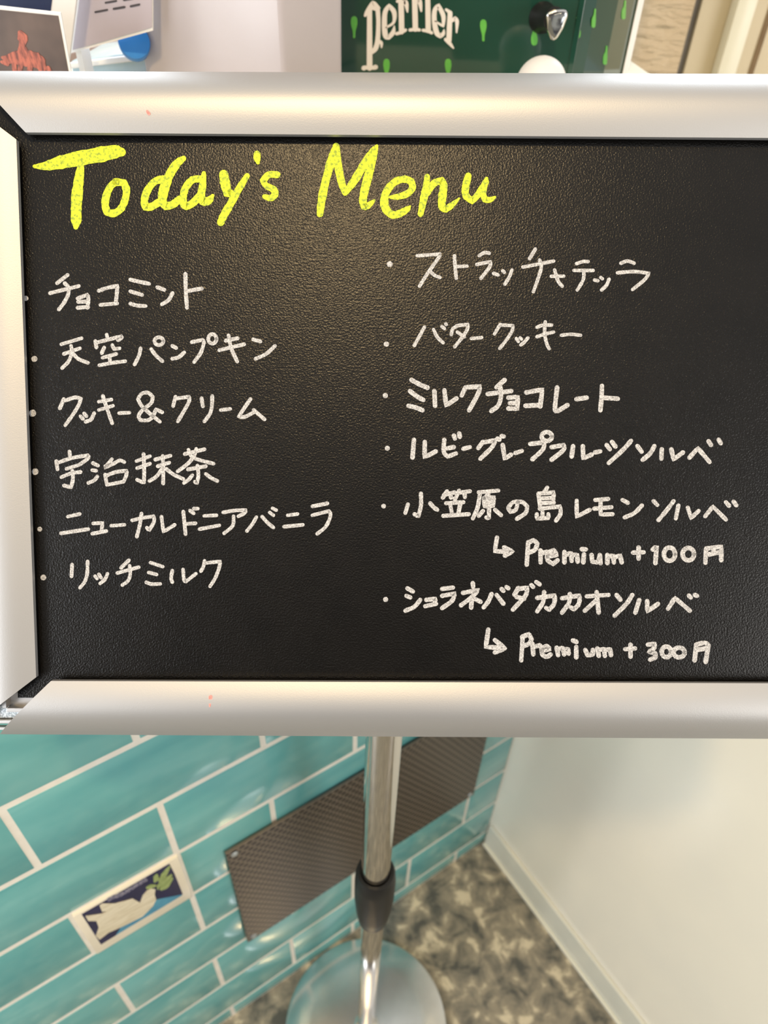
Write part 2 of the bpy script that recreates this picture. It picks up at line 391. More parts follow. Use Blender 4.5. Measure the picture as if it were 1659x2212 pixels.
UL, UR, VT, VB = -0.1965, 0.2105, 0.1385, -0.1480        # edges of the visible sheet
bm = bmesh.new(); box(bm, UL - 0.007, UR + 0.007, VB - 0.007, VT + 0.010, -0.0012, 0.0)
panel = link('board_sheet', bm, m_board, st, BL)
panel['label'] = 'black grained sheet with handwriting'
bm = bmesh.new(); box(bm, UL - 0.022, UR + 0.022, VB - 0.022, VT + 0.022, -0.011, -0.0013, 0.0006); link('back_plate', bm, m_alu_raw, st, BL)

def rail_w(q):                          # height of the snap rail's skin over the sheet, inner edge to outer edge
    w = 0.0056 + 0.0032 * sin(pi / 2 * min(q / 0.42, 1.0))
    if q > 0.42: w -= 0.0120 * ((q - 0.42) / 0.58) ** 2.0
    return w
def rail(name, i0, i1, o0, o1):
    """i0/i1 inner edge ends, o0/o1 outer edge ends in board-local 2-D"""
    bm = bmesh.new(); n = 22; th = 0.0012
    def P(q, e, dh): 
        a, b = ((i0, o0), (i1, o1))[e]
        return Vector((a.x + (b.x - a.x) * q, a.y + (b.y - a.y) * q, rail_w(q) + dh))
    inn = lambda e: P(0, e, -0.0022)
    up = [[bm.verts.new(inn(e)) for e in (0, 1)]] + [[bm.verts.new(P(i / n, e, 0)) for e in (0, 1)] for i in range(n + 1)]
    lo = [[bm.verts.new(inn(e) + Vector((0, 0, -0.0004))) for e in (0, 1)]] + [[bm.verts.new(P(min(max(i / n, 0.03), 0.985), e, -th)) for e in (0, 1)] for i in range(n + 1)]
    k = len(up)
    for i in range(k - 1):
        bm.faces.new((up[i][0], up[i][1], up[i + 1][1], up[i + 1][0]))
        bm.faces.new((lo[i][0], lo[i + 1][0], lo[i + 1][1], lo[i][1]))
    for i in range(k - 1):
        for e in (0, 1): bm.faces.new((up[i][e], up[i + 1][e], lo[i + 1][e], lo[i][e]))
    bm.faces.new((up[0][0], up[0][1], lo[0][1], lo[0][0])); bm.faces.new((up[-1][0], up[-1][1], lo[-1][1], lo[-1][0]))
    return link(name, bm, m_alu, st, BL, smooth=True)
WI, WO = rail_w(0), rail_w(1)
tI0, tI1 = bp(55, 286, WI), bp(1659, 298, WI); tO0, tO1 = bp(-62, 153, WO), bp(1659, 160, WO)
bI0, bI1 = bp(110, 1471, WI), bp(1659, 1476, WI); bO0, bO1 = bp(0, 1586, WO), bp(1659, 1596, WO)
lI0, lI1 = bp(35, 301, WI), bp(78, 1463, WI); lO0, lO1 = bp(-85, 214, WO), bp(-68, 1578, WO)
def ext(a, b, x): t = (x - a.x) / (b.x - a.x); return a + (b - a) * t
RW = 0.031
rails = {}
rails['t'] = rail('frame_rail', tI0, ext(tI0, tI1, UR), tO0, ext(tO0, tO1, UR + RW))
rails['b'] = rail('frame_rail', bI0, ext(bI0, bI1, UR - 0.002), bO0, ext(bO0, bO1, UR + RW))
rails['l'] = rail('frame_rail', lI0, lI1, lO0, lO1)
rI0 = ext(tI0, tI1, UR) + Vector((0.001, -0.003, 0)); rI1 = ext(bI0, bI1, UR - 0.002) + Vector((0.003, 0.003, 0))
rails['r'] = rail('frame_rail', rI0, rI1, rI0 + Vector((RW, RW, 0)), rI1 + Vector((RW, -RW, 0)))
# fixed channel under the rails, one length per side, with its ribs
def channel(horizontal, s):
    bm = bmesh.new()
    for off, wd, h0, h1 in ((0.010, 0.017, -0.011, -0.0035), (0.0115, 0.0022, -0.004, 0.0035), (0.0185, 0.0018, -0.004, 0.0025), (0.0235, 0.0016, -0.004, -0.0005)):
        e0, e1 = off, off + wd
        if horizontal:
            y0, y1 = (VT + e0, VT + e1) if s > 0 else (VB - e1, VB - e0)
            box(bm, UL - e0, UR + e0, y0, y1, h0, h1, 0.0002)
        else:
            x0, x1 = (UR + e0, UR + e1) if s > 0 else (UL - e1, UL - e0)
            box(bm, x0, x1, VB - e0, VT + e0, h0, h1, 0.0002)
    return link('frame_channel', bm, m_alu_raw, st, BL)
for hz in (True, False):
    for s in (1, -1): channel(hz, s)
for sx, cx in ((-1, UL), (1, UR)):
    for sy, cy in ((-1, VB), (1, VT)):
        bm = bmesh.new()
        P = [(0.0045, 0.014), (0.0095, 0.014), (0.0095, 0.0190), (-0.020, 0.0190), (-0.020, 0.0140), (0.0045, 0.0140)]
        P = [(-0.020, 0.0138), (0.0100, 0.0138), (0.0138, 0.0100), (0.0138, -0.020), (0.0182, -0.020), (0.0182, 0.0182), (-0.020, 0.0182)]
        prism(bm, [Vector((cx + sx * x, cy + sy * y, -0.0033)) for x, y in P], (0, 0, 0.0035), 0.0003)
        link('corner_bracket', bm, m_steel, st, BL)
# pole, collar, sleeve, base
bm = bmesh.new(); lathe(bm, [(0.0128, 0.53), (0.0140, 0.531), (0.0140, 0.978), (0.0128, 0.980)], 48); link('pole', bm, m_chrome, st, smooth=True)
bm = bmesh.new(); lathe(bm, [(0.0118, 0.010), (0.0122, 0.011), (0.0122, 0.56), (0.0115, 0.562)], 48); link('lower_pole', bm, m_chrome, st, smooth=True)
bm = bmesh.new(); lathe(bm, [(0.0145, 0.430), (0.0160, 0.432), (0.0185, 0.455), (0.0205, 0.490), (0.0205, 0.528), (0.0195, 0.545), (0.0180, 0.549), (0.0150, 0.549), (0.0146, 0.545)], 48)
link('collar', bm, m_black, st, smooth=True)
bm = bmesh.new(); lathe(bm, [(0.117, 0.0), (0.1185, 0.003), (0.1180, 0.007), (0.1150, 0.0095), (0.08, 0.0125), (0.03, 0.0145), (0.0185, 0.0150), (0.0170, 0.020), (0.0125, 0.0215)], 96)
link('base_plate', bm, m_brushed, st, smooth=True)
# bracket between pole top and board back
bm = bmesh.new()
c0 = (BM.inverted() @ Vector((POLE.x, 0.30, 1.0)))
box(bm, c0.x - 0.03, c0.x + 0.03, c0.y - 0.012, c0.y + 0.045, -0.0145, -0.0105, 0.001)
box(bm, c0.x - 0.017, c0.x + 0.017, c0.y - 0.010, c0.y + 0.028, c0.z - 0.014, -0.0135, 0.003)
link('tilt_bracket', bm, m_black, st, BL)

# ---- handwriting, traced line by line (coordinates in zoomed crops of the board)
def on_board(px, py, h): p = bp(px, py, 0.0); p.z = h; return p
def write(name, label, txt, org, s, w, m, **k):
    bm = bmesh.new(); strokes(bm, txt, on_board, org, s, w, **k)
    o = link(name, bm, m, panel); o['label'] = label; return o
write('title_lettering', 'yellow word Today\'s', '''40,165,22 110,162,55 200,140,80 310,117,86 430,95,90 520,78,84 560,80,55|318,165,40 305,250,58 295,340,65 290,420,65 290,490,65 288,528,30|
525,258 575,262 590,310 580,370 555,420 515,445 475,440 463,395 470,340 495,285 530,256|820,240 760,255 715,310 697,370 705,410 740,405 790,375|930,118,35 890,150,48 845,220,55 815,300,58 805,370,52 825,405,46 870,390,46 910,358,42|
1040,240 985,245 945,290 930,340 930,385 945,405 985,385 1030,340|1052,205,25 1045,280,45 1035,340,48 1045,375,50 1080,370,48 1105,340,22|1170,212,55 1180,270,60 1195,330,50 1212,322,40|1310,222,35 1255,310,44 1205,400,46 1170,460,48 1152,502,42|
1370,90,40 1370,115,42 1375,142,24|1490,215,42 1440,215,42 1405,250,40 1425,280,38 1470,305,42 1475,335,42 1450,355,36 1415,345,30''', (60, 300), 2.765, 44, m_yellow, lift=0.0002)
write('title_lettering', 'yellow word Menu', '''185,585,55 195,500,62 215,390,64 245,270,64 280,150,66 310,55,50|310,60,56 325,200,64 350,330,62 380,425,40|380,425,40 450,330,62 530,200,64 600,100,62 628,55,24|610,100,50 580,220,66 545,350,66 520,470,62 528,535,50 560,520,50 608,480,20|
735,455,26 800,450,50 870,425,54 905,380,54 895,330,54 840,315,54 770,335,56 710,400,60 685,480,64 700,550,64 750,592,62 810,580,58 865,548,45 888,525,14|1020,292,40 1010,380,56 990,480,58 968,588,44|1020,430,40 1070,350,54 1135,325,54 1148,370,60 1138,450,64 1135,530,58 1165,552,48 1220,510,44 1268,465,16|
1340,288,52 1320,370,58 1320,440,56 1370,485,50 1420,430,52 1470,350,52 1482,312,32|1470,340,46 1455,420,50 1470,475,46 1510,475,44 1548,455,20''', (640, 300), 3.6065, 58, m_yellow, lift=0.0002)
LN = 'menu_lettering'
write(LN, 'first white line of the left column', '62,294,46|420,95 330,165|270,250 400,218 515,190|395,165 425,200 425,260 390,330 345,390|505,295 590,264 597,300 590,375|510,325 585,322|505,375 595,368|685,230 760,205 845,188 840,250 830,340|700,350 842,338|955,135 1040,155 1115,170|955,235 1055,265|955,340 1010,355 1085,360|1185,200 1245,222|1315,250 1280,310 1225,345|1425,85 1428,230 1438,375|1435,235 1510,220 1565,212', (40, 570), 3.95, 33, m_chalk)
write(LN, 'second white line of the left column', '98,215,38|265,125 390,88|280,185 380,150|325,135 330,175 310,230 270,272|330,175 370,215 430,240|545,65 552,95|475,105 482,145|480,115 560,95 640,75 635,88 615,100|530,145 515,180|580,130 590,155 625,150|520,208 605,185|562,200 568,238|500,255 580,240 660,230|755,150 745,195 718,250|820,155 850,195 890,230|' + ring(868, 106, 27, 24) + '|950,135 975,148|1025,175 990,205 950,215|1070,112 1140,98 1145,120 1125,180 1085,235|' + ring(1198, 92, 25, 29) + '|1280,103 1355,88|1240,162 1395,125|1298,70 1315,150 1352,232|1450,95 1495,108|1585,135 1530,185 1465,215', (40, 700), 2.86, 23, m_chalk)
write(LN, 'third white line of the left column', '90,185,46|290,95 265,155|300,105 360,85 400,92 385,135 345,200 300,262|397,205 413,222|420,187 435,205|485,185 465,225 430,240|515,112 595,98|515,165 605,138|540,75 565,150 600,250|645,185 710,182|905,240 850,195 790,140 765,95 790,60 830,55 860,80 850,120 800,160 770,200 780,230 830,230 860,205 880,160 920,180|1005,80 990,140|1005,92 1095,80 1090,115 1060,170 1020,238|1172,90 1180,142|1240,75 1238,140 1225,190 1190,238|1295,165 1355,158|1485,95 1440,160 1410,208 1450,208 1505,180|1505,165 1540,195 1575,225', (40, 830), 2.9625, 24, m_chalk)
write(LN, 'fourth white line of the left column', '130,212,52|398,55 402,95|295,130 305,195|300,145 420,105 545,85 540,110 480,155|375,190 470,160|335,255 410,225 485,215|420,205 425,270 410,335 355,320|580,145 620,165|575,200 605,205|615,250 590,280 545,300|728,115 700,150 668,182 740,150 790,125 825,138|675,235 690,315|680,245 760,215 845,205 840,240 820,290|690,315 820,290|920,130 1025,92|925,185 1025,150|975,75 980,200 978,300 925,275|1065,118 1185,88|1085,170 1175,142|1125,90 1128,200 1128,305|1115,195 1075,250 1020,285|1150,190 1210,235 1285,270|1295,75 1450,38|1325,42 1345,90|1385,35 1375,75|1370,90 1320,150 1240,210|1375,110 1440,130 1520,150|1320,195 1460,170|1395,165 1402,240 1390,305 1375,290|1355,240 1325,275 1290,300|1460,230 1500,260 1550,285', (40, 960), 3.6065, 29, m_chalk)
write(LN, 'fifth white line of the left column', '63,178,26|212,112 275,98|175,200 320,178|345,148 395,145 388,190|340,202 415,188|440,160 510,155|550,132 600,120 665,110 665,140 640,185 628,170|600,95 592,150 575,218|705,112 715,192 775,155|820,85 832,205|835,150 885,147|855,80 875,95|875,70 897,70|930,108 995,105|905,178 1010,158|1030,90 1090,80 1152,78 1140,95 1110,110|1085,110 1080,160 1035,200|1205,115 1185,150 1155,188|1235,112 1265,145 1295,170|1275,90 1295,105|1290,68 1310,78|1370,105 1422,98|1350,165 1450,155|1500,58 1580,42|1500,105 1590,82 1595,110 1570,165 1525,203', (60, 1070), 2.4397, 19, m_chalk)
write(LN, 'sixth and last white line of the left column', '127,216,48|362,110 357,208|488,85 485,180 465,250 425,300|548,205 565,225|580,190 598,218|650,185 630,230 590,265|825,75 760,138|730,180 905,132|830,120 835,190 815,245 770,278|1000,95 1100,128|985,175 1050,192|965,255 1010,270 1080,268|1178,160 1168,220 1178,255|1265,150 1272,230 1285,252 1370,185|1440,80 1430,130 1410,165|1450,98 1570,85 1555,150 1525,225 1485,288', (60, 1190), 3.77, 29, m_chalk)
write(LN, 'first white line of the right column', '60,140,36|225,90 365,80 340,120 290,190 238,272|300,180 325,205 360,220|447,90 450,150 458,225|455,155 522,152|595,90 625,72 655,75|580,142 665,125 655,160 605,225|680,195 708,205|735,180 745,190|790,175 775,215 748,260|930,50 895,108|855,158 950,140 1040,122|955,115 965,160 945,230 918,305|1025,213 1100,212|1045,175 1065,240 1090,272|1175,138 1215,125 1245,125|1160,178 1275,178|1220,185 1215,235 1180,295|1283,235 1303,240|1320,220 1330,228|1370,230 1355,265 1325,295|1440,135 1480,122 1520,135|1420,192 1520,185 1610,195 1580,235 1510,292', (820, 520), 2.765, 21, m_chalk)
write(LN, 'second white line of the right column', '52,228,42|350,95 320,150 270,240|420,115 450,175 495,218|485,92 505,108|515,70 520,77|600,90 570,110 558,155|600,85 690,75 680,120 640,180 585,250|605,135 660,172|715,185 795,178|940,75 915,115 895,150|945,80 1040,85 1030,130 985,200 935,262|1065,185 1080,208|1095,180 1105,190|1155,180 1130,210 1100,235|1225,98 1270,82 1340,80|1225,172 1290,150 1355,135|1290,55 1285,140 1300,220 1320,265|1415,160 1490,152 1565,160', (820, 680), 3.6065, 27, m_chalk)
write(LN, 'third white line of the right column', '38,170,36|215,65 270,95 325,118|205,140 250,175 295,200|195,240 240,250 290,270|370,140 375,240|438,135 450,238 520,190|555,170 580,115 680,110 665,160 605,270|845,65 790,115|730,160 890,140|815,110 820,180 800,240 755,275|870,185 935,180 930,260 870,258|880,222 930,220|990,150 1100,130 1085,245|985,240 1085,235|1200,115 1185,260 1205,275 1270,235|1330,195 1400,185|1503,105 1500,180 1492,270|1510,185 1610,192', (820, 800), 3.13, 31, m_chalk)
write(LN, 'fourth white line of the right column', '36,105,24|162,65 155,150|213,75 212,148 265,120|305,65 302,120 320,145 360,130|310,108 350,100|350,45 355,60|375,35 378,52|395,108 425,100|487,75 465,105|487,78 545,68 530,100 475,155|555,60 565,65|575,48 585,50|580,90 590,155 620,135|640,128 670,118|710,85 775,78 770,110 720,158|' + ring(788, 50, 24, 21) + '|810,100 870,90 865,115 810,160|912,95 905,145|958,95 960,153 1000,135|1015,125 1040,120|1070,90 1085,110|1095,75 1112,98|1185,70 1150,110 1080,175|1215,95 1235,122|1295,95 1275,130 1240,160|1330,110 1328,155|1375,110 1385,158 1430,125|1460,150 1500,105 1555,170|1550,72 1562,90|1598,65 1608,82', (820, 920), 2.183, 21, m_chalk)
write(LN, 'fifth white line of the right column', '18,113,22|130,105 118,145|190,55 190,110 178,160 160,150|232,100 250,120 265,130|310,45 290,75|295,62 345,50|325,60 328,75|365,42 350,75|360,52 415,45|390,55 392,72|345,78 348,95|305,100 385,95|325,110 332,145|370,105 362,145|292,158 410,150|455,50 545,42|462,50 450,120 428,170|500,55 490,70|480,75 525,72 522,112 482,115 480,78|482,95 522,93|503,115 502,170 490,165|475,135 455,158|530,130 558,155|635,95 625,130 600,140 590,120 615,95 655,95 678,115 670,145 630,172|770,28 755,50|730,55 738,125|735,55 800,50 798,85|738,78 795,75|738,100 800,97|735,125 830,115 830,150 810,180|722,150 722,170 775,168 775,150|748,140 748,168|905,88 905,162 965,130|990,85 1050,80|985,125 1065,118|1015,85 1015,152 1070,150|1115,85 1140,98|1205,110 1170,145 1125,165|1258,90 1275,108|1350,90 1320,130 1280,178|1372,110 1360,170|1415,120 1430,168 1465,135|1495,160 1530,115 1590,175|1590,95 1605,112|1625,92 1638,110', (820, 1040), 2.127, 19, m_chalk)
write(LN, 'sixth white line of the right column, Premium + 100', '103,65 88,155 200,160|150,130 205,158 155,185|310,95 300,245|310,100 345,85 372,105 355,145 315,165|392,150 392,230|395,170 435,160|440,190 500,180 480,148 440,170 440,215 475,240 505,215|550,160 550,230|555,180 595,168 598,220|600,180 635,180 638,225|680,175 675,230|665,142 692,143|730,180 735,225 775,230 785,180|785,185 790,235|835,180 835,235|840,190 875,185 878,230|880,195 920,185 930,230|1005,165 1075,162|1042,130 1042,205|1135,145 1162,122 1153,235|' + ring(1247, 175, 37, 44) + '|' + ring(1372, 175, 38, 41) + '|1490,140 1485,232|1490,138 1590,125 1590,215|1492,180 1588,160|1540,138 1540,165', (1040, 1140), 3.072, 30, m_chalk)
write(LN, 'seventh white line of the right column', '30,128,26|140,72 168,88|135,110 155,118|205,130 175,165 130,185|235,130 282,125 278,152|230,162 285,150|315,75 370,68|315,110 380,98 365,135 315,172|470,45 472,65|420,95 500,80 460,120 410,158|465,115 462,170|480,125 510,140|565,100 550,135 525,168|590,105 625,150|615,75 625,85|640,65 650,72|700,70 680,105|700,75 745,68 735,110 672,180|690,115 730,125|765,55 775,65|790,40 808,52|795,120 885,108 880,150 855,180 840,170|830,90 825,140 795,188|920,122 1010,108 1005,150 980,178 965,168|960,100 955,145 920,195|1045,112 1155,105|1095,90 1105,195|1095,130 1035,185|1195,105 1215,130|1275,105 1245,150 1185,210|1310,130 1290,195|1350,135 1350,188 1405,150|1455,175 1490,120 1565,185|1560,108 1570,118|1590,105 1602,110', (820, 1240), 2.3366, 22, m_chalk)
write(LN, 'last white line of the right column, Premium + 300', '107,30 90,145 215,155|150,100 218,155 150,182|335,75 325,235|330,80 375,60 395,95 375,125 335,140|400,125 405,195|405,145 450,135|460,170 515,160 495,138 460,155 465,195 495,210 520,195|560,150 570,200|565,160 600,152 610,195|610,160 635,160 640,190|690,145 690,215|668,102 692,112|750,165 765,200 800,195 800,165|830,155 840,205|840,165 875,160 880,205|885,165 915,160 920,200|1015,160 1080,155|1050,130 1050,210|1165,130 1210,125 1205,155 1172,178 1215,187 1215,215 1180,230|' + ring(1288, 178, 31, 35) + '|' + ring(1372, 182, 37, 32) + '|1485,130 1475,235|1485,130 1540,118 1567,132 1548,245|1485,165 1552,155', (1020, 1350), 3.072, 30, m_chalk)
# stray ink on the frame rails
def on_rail(px, py, h):
    p = bp(px, py, 0.0085)
    q = max((p.y - tI0.y) / 0.031, 0) if py < 800 else max((bI0.y - p.y) / 0.031, 0)
    w = rail_w(min(q, 1)); p = bp(px, py, w); p.z = w + h; return p
for rk, txt in (('t', '365,268,5 362,284,3'), ('t', '300,281,4 304,283,3'), ('t', '645,270,4 646,274,4'), ('t', '318,240,5 322,246,7'), ('b', '455,1505,8 453,1526,3'), ('b', '1395,1506,5')):
    bm = bmesh.new(); strokes(bm, txt, on_rail, (0, 0), 1.0, 5, lift=0.00006)
    link('ink_mark', bm, m_red, rails[rk])

# ------------------------------------------------------------------ things on the ledge behind the sign
m_white = mat('white_card', (0.80, 0.79, 0.78), 0.45); noise_color(m_white, [(0.3, (0.78, 0.77, 0.76)), (0.7, (0.83, 0.82, 0.81))], 8)
m_acryl = mat('milky_acrylic', (0.70, 0.64, 0.65), 0.2, spec=0.5, Subsurface_Weight=0.0); noise_color(m_acryl, [(0.3, (0.44, 0.405, 0.43)), (0.7, (0.50, 0.46, 0.485))], 5)
m_lav = mat('lavender_print', (0.50, 0.44, 0.50), 0.4); noise_color(m_lav, [(0.3, (0.41, 0.37, 0.43)), (0.7, (0.48, 0.43, 0.48))], 9)
m_ink = mat('dark_print_ink', (0.05, 0.045, 0.05), 0.5); noise_color(m_ink, [(0.3, (0.04, 0.036, 0.04)), (0.7, (0.07, 0.06, 0.07))], 50)
m_nvy = mat('navy_print', (0.006, 0.014, 0.06), 0.3); noise_color(m_nvy, [(0.3, (0.004, 0.010, 0.045)), (0.7, (0.008, 0.018, 0.075))], 12)
m_brown = mat('brown_print', (0.10, 0.070, 0.058), 0.4); noise_color(m_brown, [(0.35, (0.055, 0.040, 0.036)), (0.6, (0.13, 0.09, 0.075))], 22, 3)
m_coral = mat('coral_print', (0.55, 0.13, 0.08), 0.4); noise_color(m_coral, [(0.35, (0.14, 0.045, 0.035)), (0.6, (0.50, 0.14, 0.09))], 150, 3, (3, 1, 1))
m_taupe = mat('taupe_card', (0.24, 0.17, 0.145), 0.5); noise_color(m_taupe, [(0.3, (0.21, 0.15, 0.13)), (0.7, (0.28, 0.20, 0.17))], 14)
m_ice = mat('pale_blue_plastic', (0.50, 0.66, 0.74), 0.2); noise_color(m_ice, [(0.3, (0.44, 0.60, 0.70)), (0.7, (0.62, 0.76, 0.82))], 30)
m_blue = mat('bright_blue_plastic', (0.02, 0.20, 0.62), 0.3); noise_color(m_blue, [(0.3, (0.015, 0.17, 0.55)), (0.7, (0.03, 0.24, 0.68))], 30)
m_green = mat('bottle_green_gloss', (0.010, 0.050, 0.032), 0.10, spec=0.5, Coat_Weight=0.5, Coat_Roughness=0.04)
noise_color(m_green, [(0.3, (0.008, 0.042, 0.027)), (0.7, (0.013, 0.062, 0.042))], 4)
m_lime = mat('lime_print', (0.10, 0.42, 0.06), 0.3); noise_color(m_lime, [(0.3, (0.08, 0.36, 0.05)), (0.7, (0.14, 0.48, 0.08))], 60)
m_letter = mat('white_print', (0.78, 0.74, 0.70), 0.35); noise_color(m_letter, [(0.3, (0.76, 0.72, 0.68)), (0.7, (0.80, 0.76, 0.72))], 20)
m_knob = mat('smoked_glass', (0.16, 0.18, 0.20), 0.08, 0.6); noise_color(m_knob, [(0.4, (0.09, 0.10, 0.12)), (0.6, (0.34, 0.37, 0.40))], 60, 2, dist=1.5)

def plate(name, corners, Y, th, m, parent, root, bev=0.0):
    """an upright board whose front is seen between the given photo corners at distance Y"""
    bm = bmesh.new(); prism(bm, [at(x, y, Y) - root for x, y in corners], (0, th, 0), bev)
    return link(name, bm, m, parent, smooth=bool(bev))
def to_ledge(a, b, Y):                 # extend the line a-b down to the ledge top
    p, q = at(*a, Y), at(*b, Y); t = (LEDGE - p.z) / (q.z - p.z); return p + (q - p) * t
def base_at(px, py, Y): p = at(px, py, Y); return Vector((p.x, Y, LEDGE))
def upright(name, label, cat, top_l, top_r, bl, br, Y, th, m, part, bev=0.0):
    r = base_at((bl[0] + br[0]) / 2, bl[1], Y); t = thing(name, label, cat, r)
    L_, R_ = to_ledge(top_l, bl, Y), to_ledge(top_r, br, Y)
    bm = bmesh.new(); prism(bm, [at(*top_l, Y) - r, at(*top_r, Y) - r, R_ - r, L_ - r], (0, th, 0), bev)
    link(part, bm, m, t, smooth=bool(bev)); return t, r
def painter(Y, root):
    def f(px, py, h): return at(px, py, Y) - root - Vector((0, h, 0))
    return f

# dark brown postcard with a coral figure
Y1 = 0.56
pc, r1 = upright('postcard', 'dark brown white-edged card with a coral red figure, leftmost above the frame', 'card', (-150, -4), (131, 27), (-150, 160), (154, 156), Y1, 0.0012, m_white, 'card')
s6 = 1659 / 320.0
bm = bmesh.new(); prism(bm, [at(-145, 6, Y1) - r1 - Vector((0, .0003, 0)), at(126, 34, Y1) - r1 - Vector((0, .0003, 0)), at(152, 175, Y1) - r1 - Vector((0, .0003, 0)), at(-145, 175, Y1) - r1 - Vector((0, .0003, 0))], (0, 0.0004, 0))
link('print', bm, m_brown, pc)
bm = bmesh.new()
strokes(bm, '230,365,60 250,410,105 262,450,95 250,510,75 255,560,110|90,665,100 130,650,120 180,645,150 260,650,170 350,660,180 430,690,160 480,760,90|70,700,60 90,720,40|160,700,50 170,830,50|240,720,60 220,820,50|340,760,60 330,850,50|460,720,70 480,830,70|540,760,50 580,840,50|30,640,30 60,650,60|20,690,30 60,700,60', painter(Y1, r1), (0, 0), s6, 60, lift=0.0006, step=0.00001)
link('printed_figure', bm, m_coral, pc)
# white bordered navy sheet behind it
Y2 = 0.60
nv, r2 = upright('display_card', 'navy card with a wide white border, behind the brown card', 'card', (-170, -60), (172, -60), (-170, 150), (146, 150), Y2, 0.003, m_white, 'card')
plate('print', [(-160, -50), (118, -50), (109, 24), (108, 60), (-160, 60)], Y2 - 0.0006, 0.0008, m_nvy, nv, r2)
# lavender card with rows of print, tilted
Y3 = 0.615
r3 = base_at(230, 100, Y3)
lv = thing('lavender_card', 'tilted lavender card with rows of dark print, left of the white box', 'card', r3)
plate('card', [(174, -60), (330, -90), (330, 66), (152, 115)], Y3, 0.002, m_white, lv, r3)
plate('print', [(179, -56), (328, -84), (328, 59), (157, 108)], Y3 - 0.0006, 0.0008, m_lav, lv, r3)
bm = bmesh.new()
strokes(bm, '1185,30 1300,10|1390,0 1480,-15|1070,135 1200,110|1275,98 1395,78|1465,70 1560,50|1250,-60 1350,-80', painter(Y3 - 0.0006, r3), (0, 0), s6, 24, lift=0.0003)
link('printed_text', bm, m_ink, lv)
bm = bmesh.new(); p = at(166, 108, Y3); px_ = p.x - r3.x; prism(bm, [Vector((px_ + a_, b_, 0)) for a_, b_ in ((-0.002, 0.002), (0.002, 0.002), (0.002, 0.02), (-0.002, 0.02))] if True else [Vector((-0.002, 0.002, 0)), Vector((0.002, 0.002, 0)), Vector((0.002, 0.02, 0)), Vector((-0.002, 0.02, 0))], (0, 0, p.z - LEDGE + 0.01)); link('easel_foot', bm, m_white, lv)
# small things under the lavender card
Y4 = 0.66
r4 = base_at(215, 140, Y4); tb = thing('storage_box', 'low pale blue plastic box below the lavender card', 'box', r4)
p0, p1 = at(150, 132, Y4) - r4, at(330, 108, Y4) - r4
bm = bmesh.new(); prism(bm, [Vector((p0.x, 0, 0)), Vector((p1.x, 0, 0)), Vector((p1.x, 0, p1.z)), Vector((p0.x, 0, p0.z))], (0, 0.08, 0), 0.003); link('body', bm, m_ice, tb, smooth=True)
q0, q1 = at(148, 150, Y4 - 0.006) - r4, at(330, 128, Y4 - 0.006) - r4
bm = bmesh.new(); prism(bm, [q0, q1, q1 + Vector((0, 0, .004)), q0 + Vector((0, 0, .004))], (0, 0.006, 0), 0.001); link('rim', bm, m_white, tb)
sc_ = thing('tape_roll', 'bright blue roll beside the white box, half hidden', 'roll', at(291, 96, 0.637))
bm = bmesh.new(); lathe(bm, [(0.0060, 0), (0.0110, 0), (0.0115, 0.001), (0.0115, 0.011), (0.0110, 0.012), (0.0060, 0.012)], 32, axis=(0.3, -1, 0.35)); link('roll', bm, m_blue, sc_, smooth=True)
bm = bmesh.new(); lathe(bm, [(0.0012, 0.001), (0.0059, 0.001), (0.0059, 0.011), (0.0012, 0.011)], 32, axis=(0.3, -1, 0.35)); link('core', bm, m_white, sc_, smooth=True)

Y45 = 0.75
rk = base_at(200, 118, Y45); kb_ = thing('card_box', 'taupe brown cardboard box behind the pale blue plastic box', 'box', rk)
w0, w1 = at(120, 125, Y45) - rk, at(275, 84, Y45) - rk
bm = bmesh.new(); prism(bm, [Vector((w0.x, 0, 0)), Vector((w1.x, 0, 0)), w1, w0], (0, 0.06, 0), 0.001); link('body', bm, m_taupe, kb_)
# milky white box, its edge towards the viewer
Y5 = 0.60
r6 = base_at(520, 155, Y5); wb = thing('white_box', 'milky white glossy box standing left of the green cooler', 'box', r6)
def plan(px, Y, py=78): q = at(px, py, Y); return Vector((q.x - r6.x, Y - r6.y, 0))
pl = [plan(301, Y5 + 0.035), plan(610, Y5), plan(739, Y5 + 0.030)]
pl += [pl[2] + Vector((-0.03, 0.09, 0)), pl[0] + Vector((0.02, 0.09, 0))]
bm = bmesh.new(); prism(bm, pl, (0, 0, 0.30), 0.003); link('body', bm, m_acryl, wb, smooth=True)

# green cooler
Y6 = 0.73
r7 = base_at(1000, 155, Y6); gc = thing('drinks_cooler', 'dark green glossy mini cooler with white lettering, behind the frame', 'cooler', r7)
def pl7(px, Y, py=78): q = at(px, py, Y); return Vector((q.x - r7.x, Y - r7.y, 0))
xl, xr = pl7(690, Y6), pl7(1243, Y6)
sd = [pl7(1275, Y6 + 0.006), pl7(1320, Y6 + 0.030), pl7(1362, Y6 + 0.075)]
bm = bmesh.new(); prism(bm, [xl, xr] + sd + [sd[2] + Vector((-0.005, 0.10, 0)), xl + Vector((0, 0.17, 0))], (0, 0, 0.40)); link('body', bm, m_green, gc)
bm = bmesh.new(); e_ = sd[2]; prism(bm, [e_ + Vector((-0.001, -0.004, 0)), e_ + Vector((0.0055, 0.0, 0)), e_ + Vector((0.0055, 0.02, 0)), e_ + Vector((-0.001, 0.02, 0))], (0, 0, 0.40), 0.001); link('edge_trim', bm, m_white, gc)
bm = bmesh.new(); prism(bm, [xr + Vector((-0.002, -0.0015, 0)), xr + Vector((0.003, -0.001, 0)), xr + Vector((0.003, 0.002, 0)), xr + Vector((-0.002, 0.002, 0))], (0, 0, 0.40), 0.0006); link('door_edge', bm, m_green, gc)
sp_ = 1659 / 400.0
bm = bmesh.new()
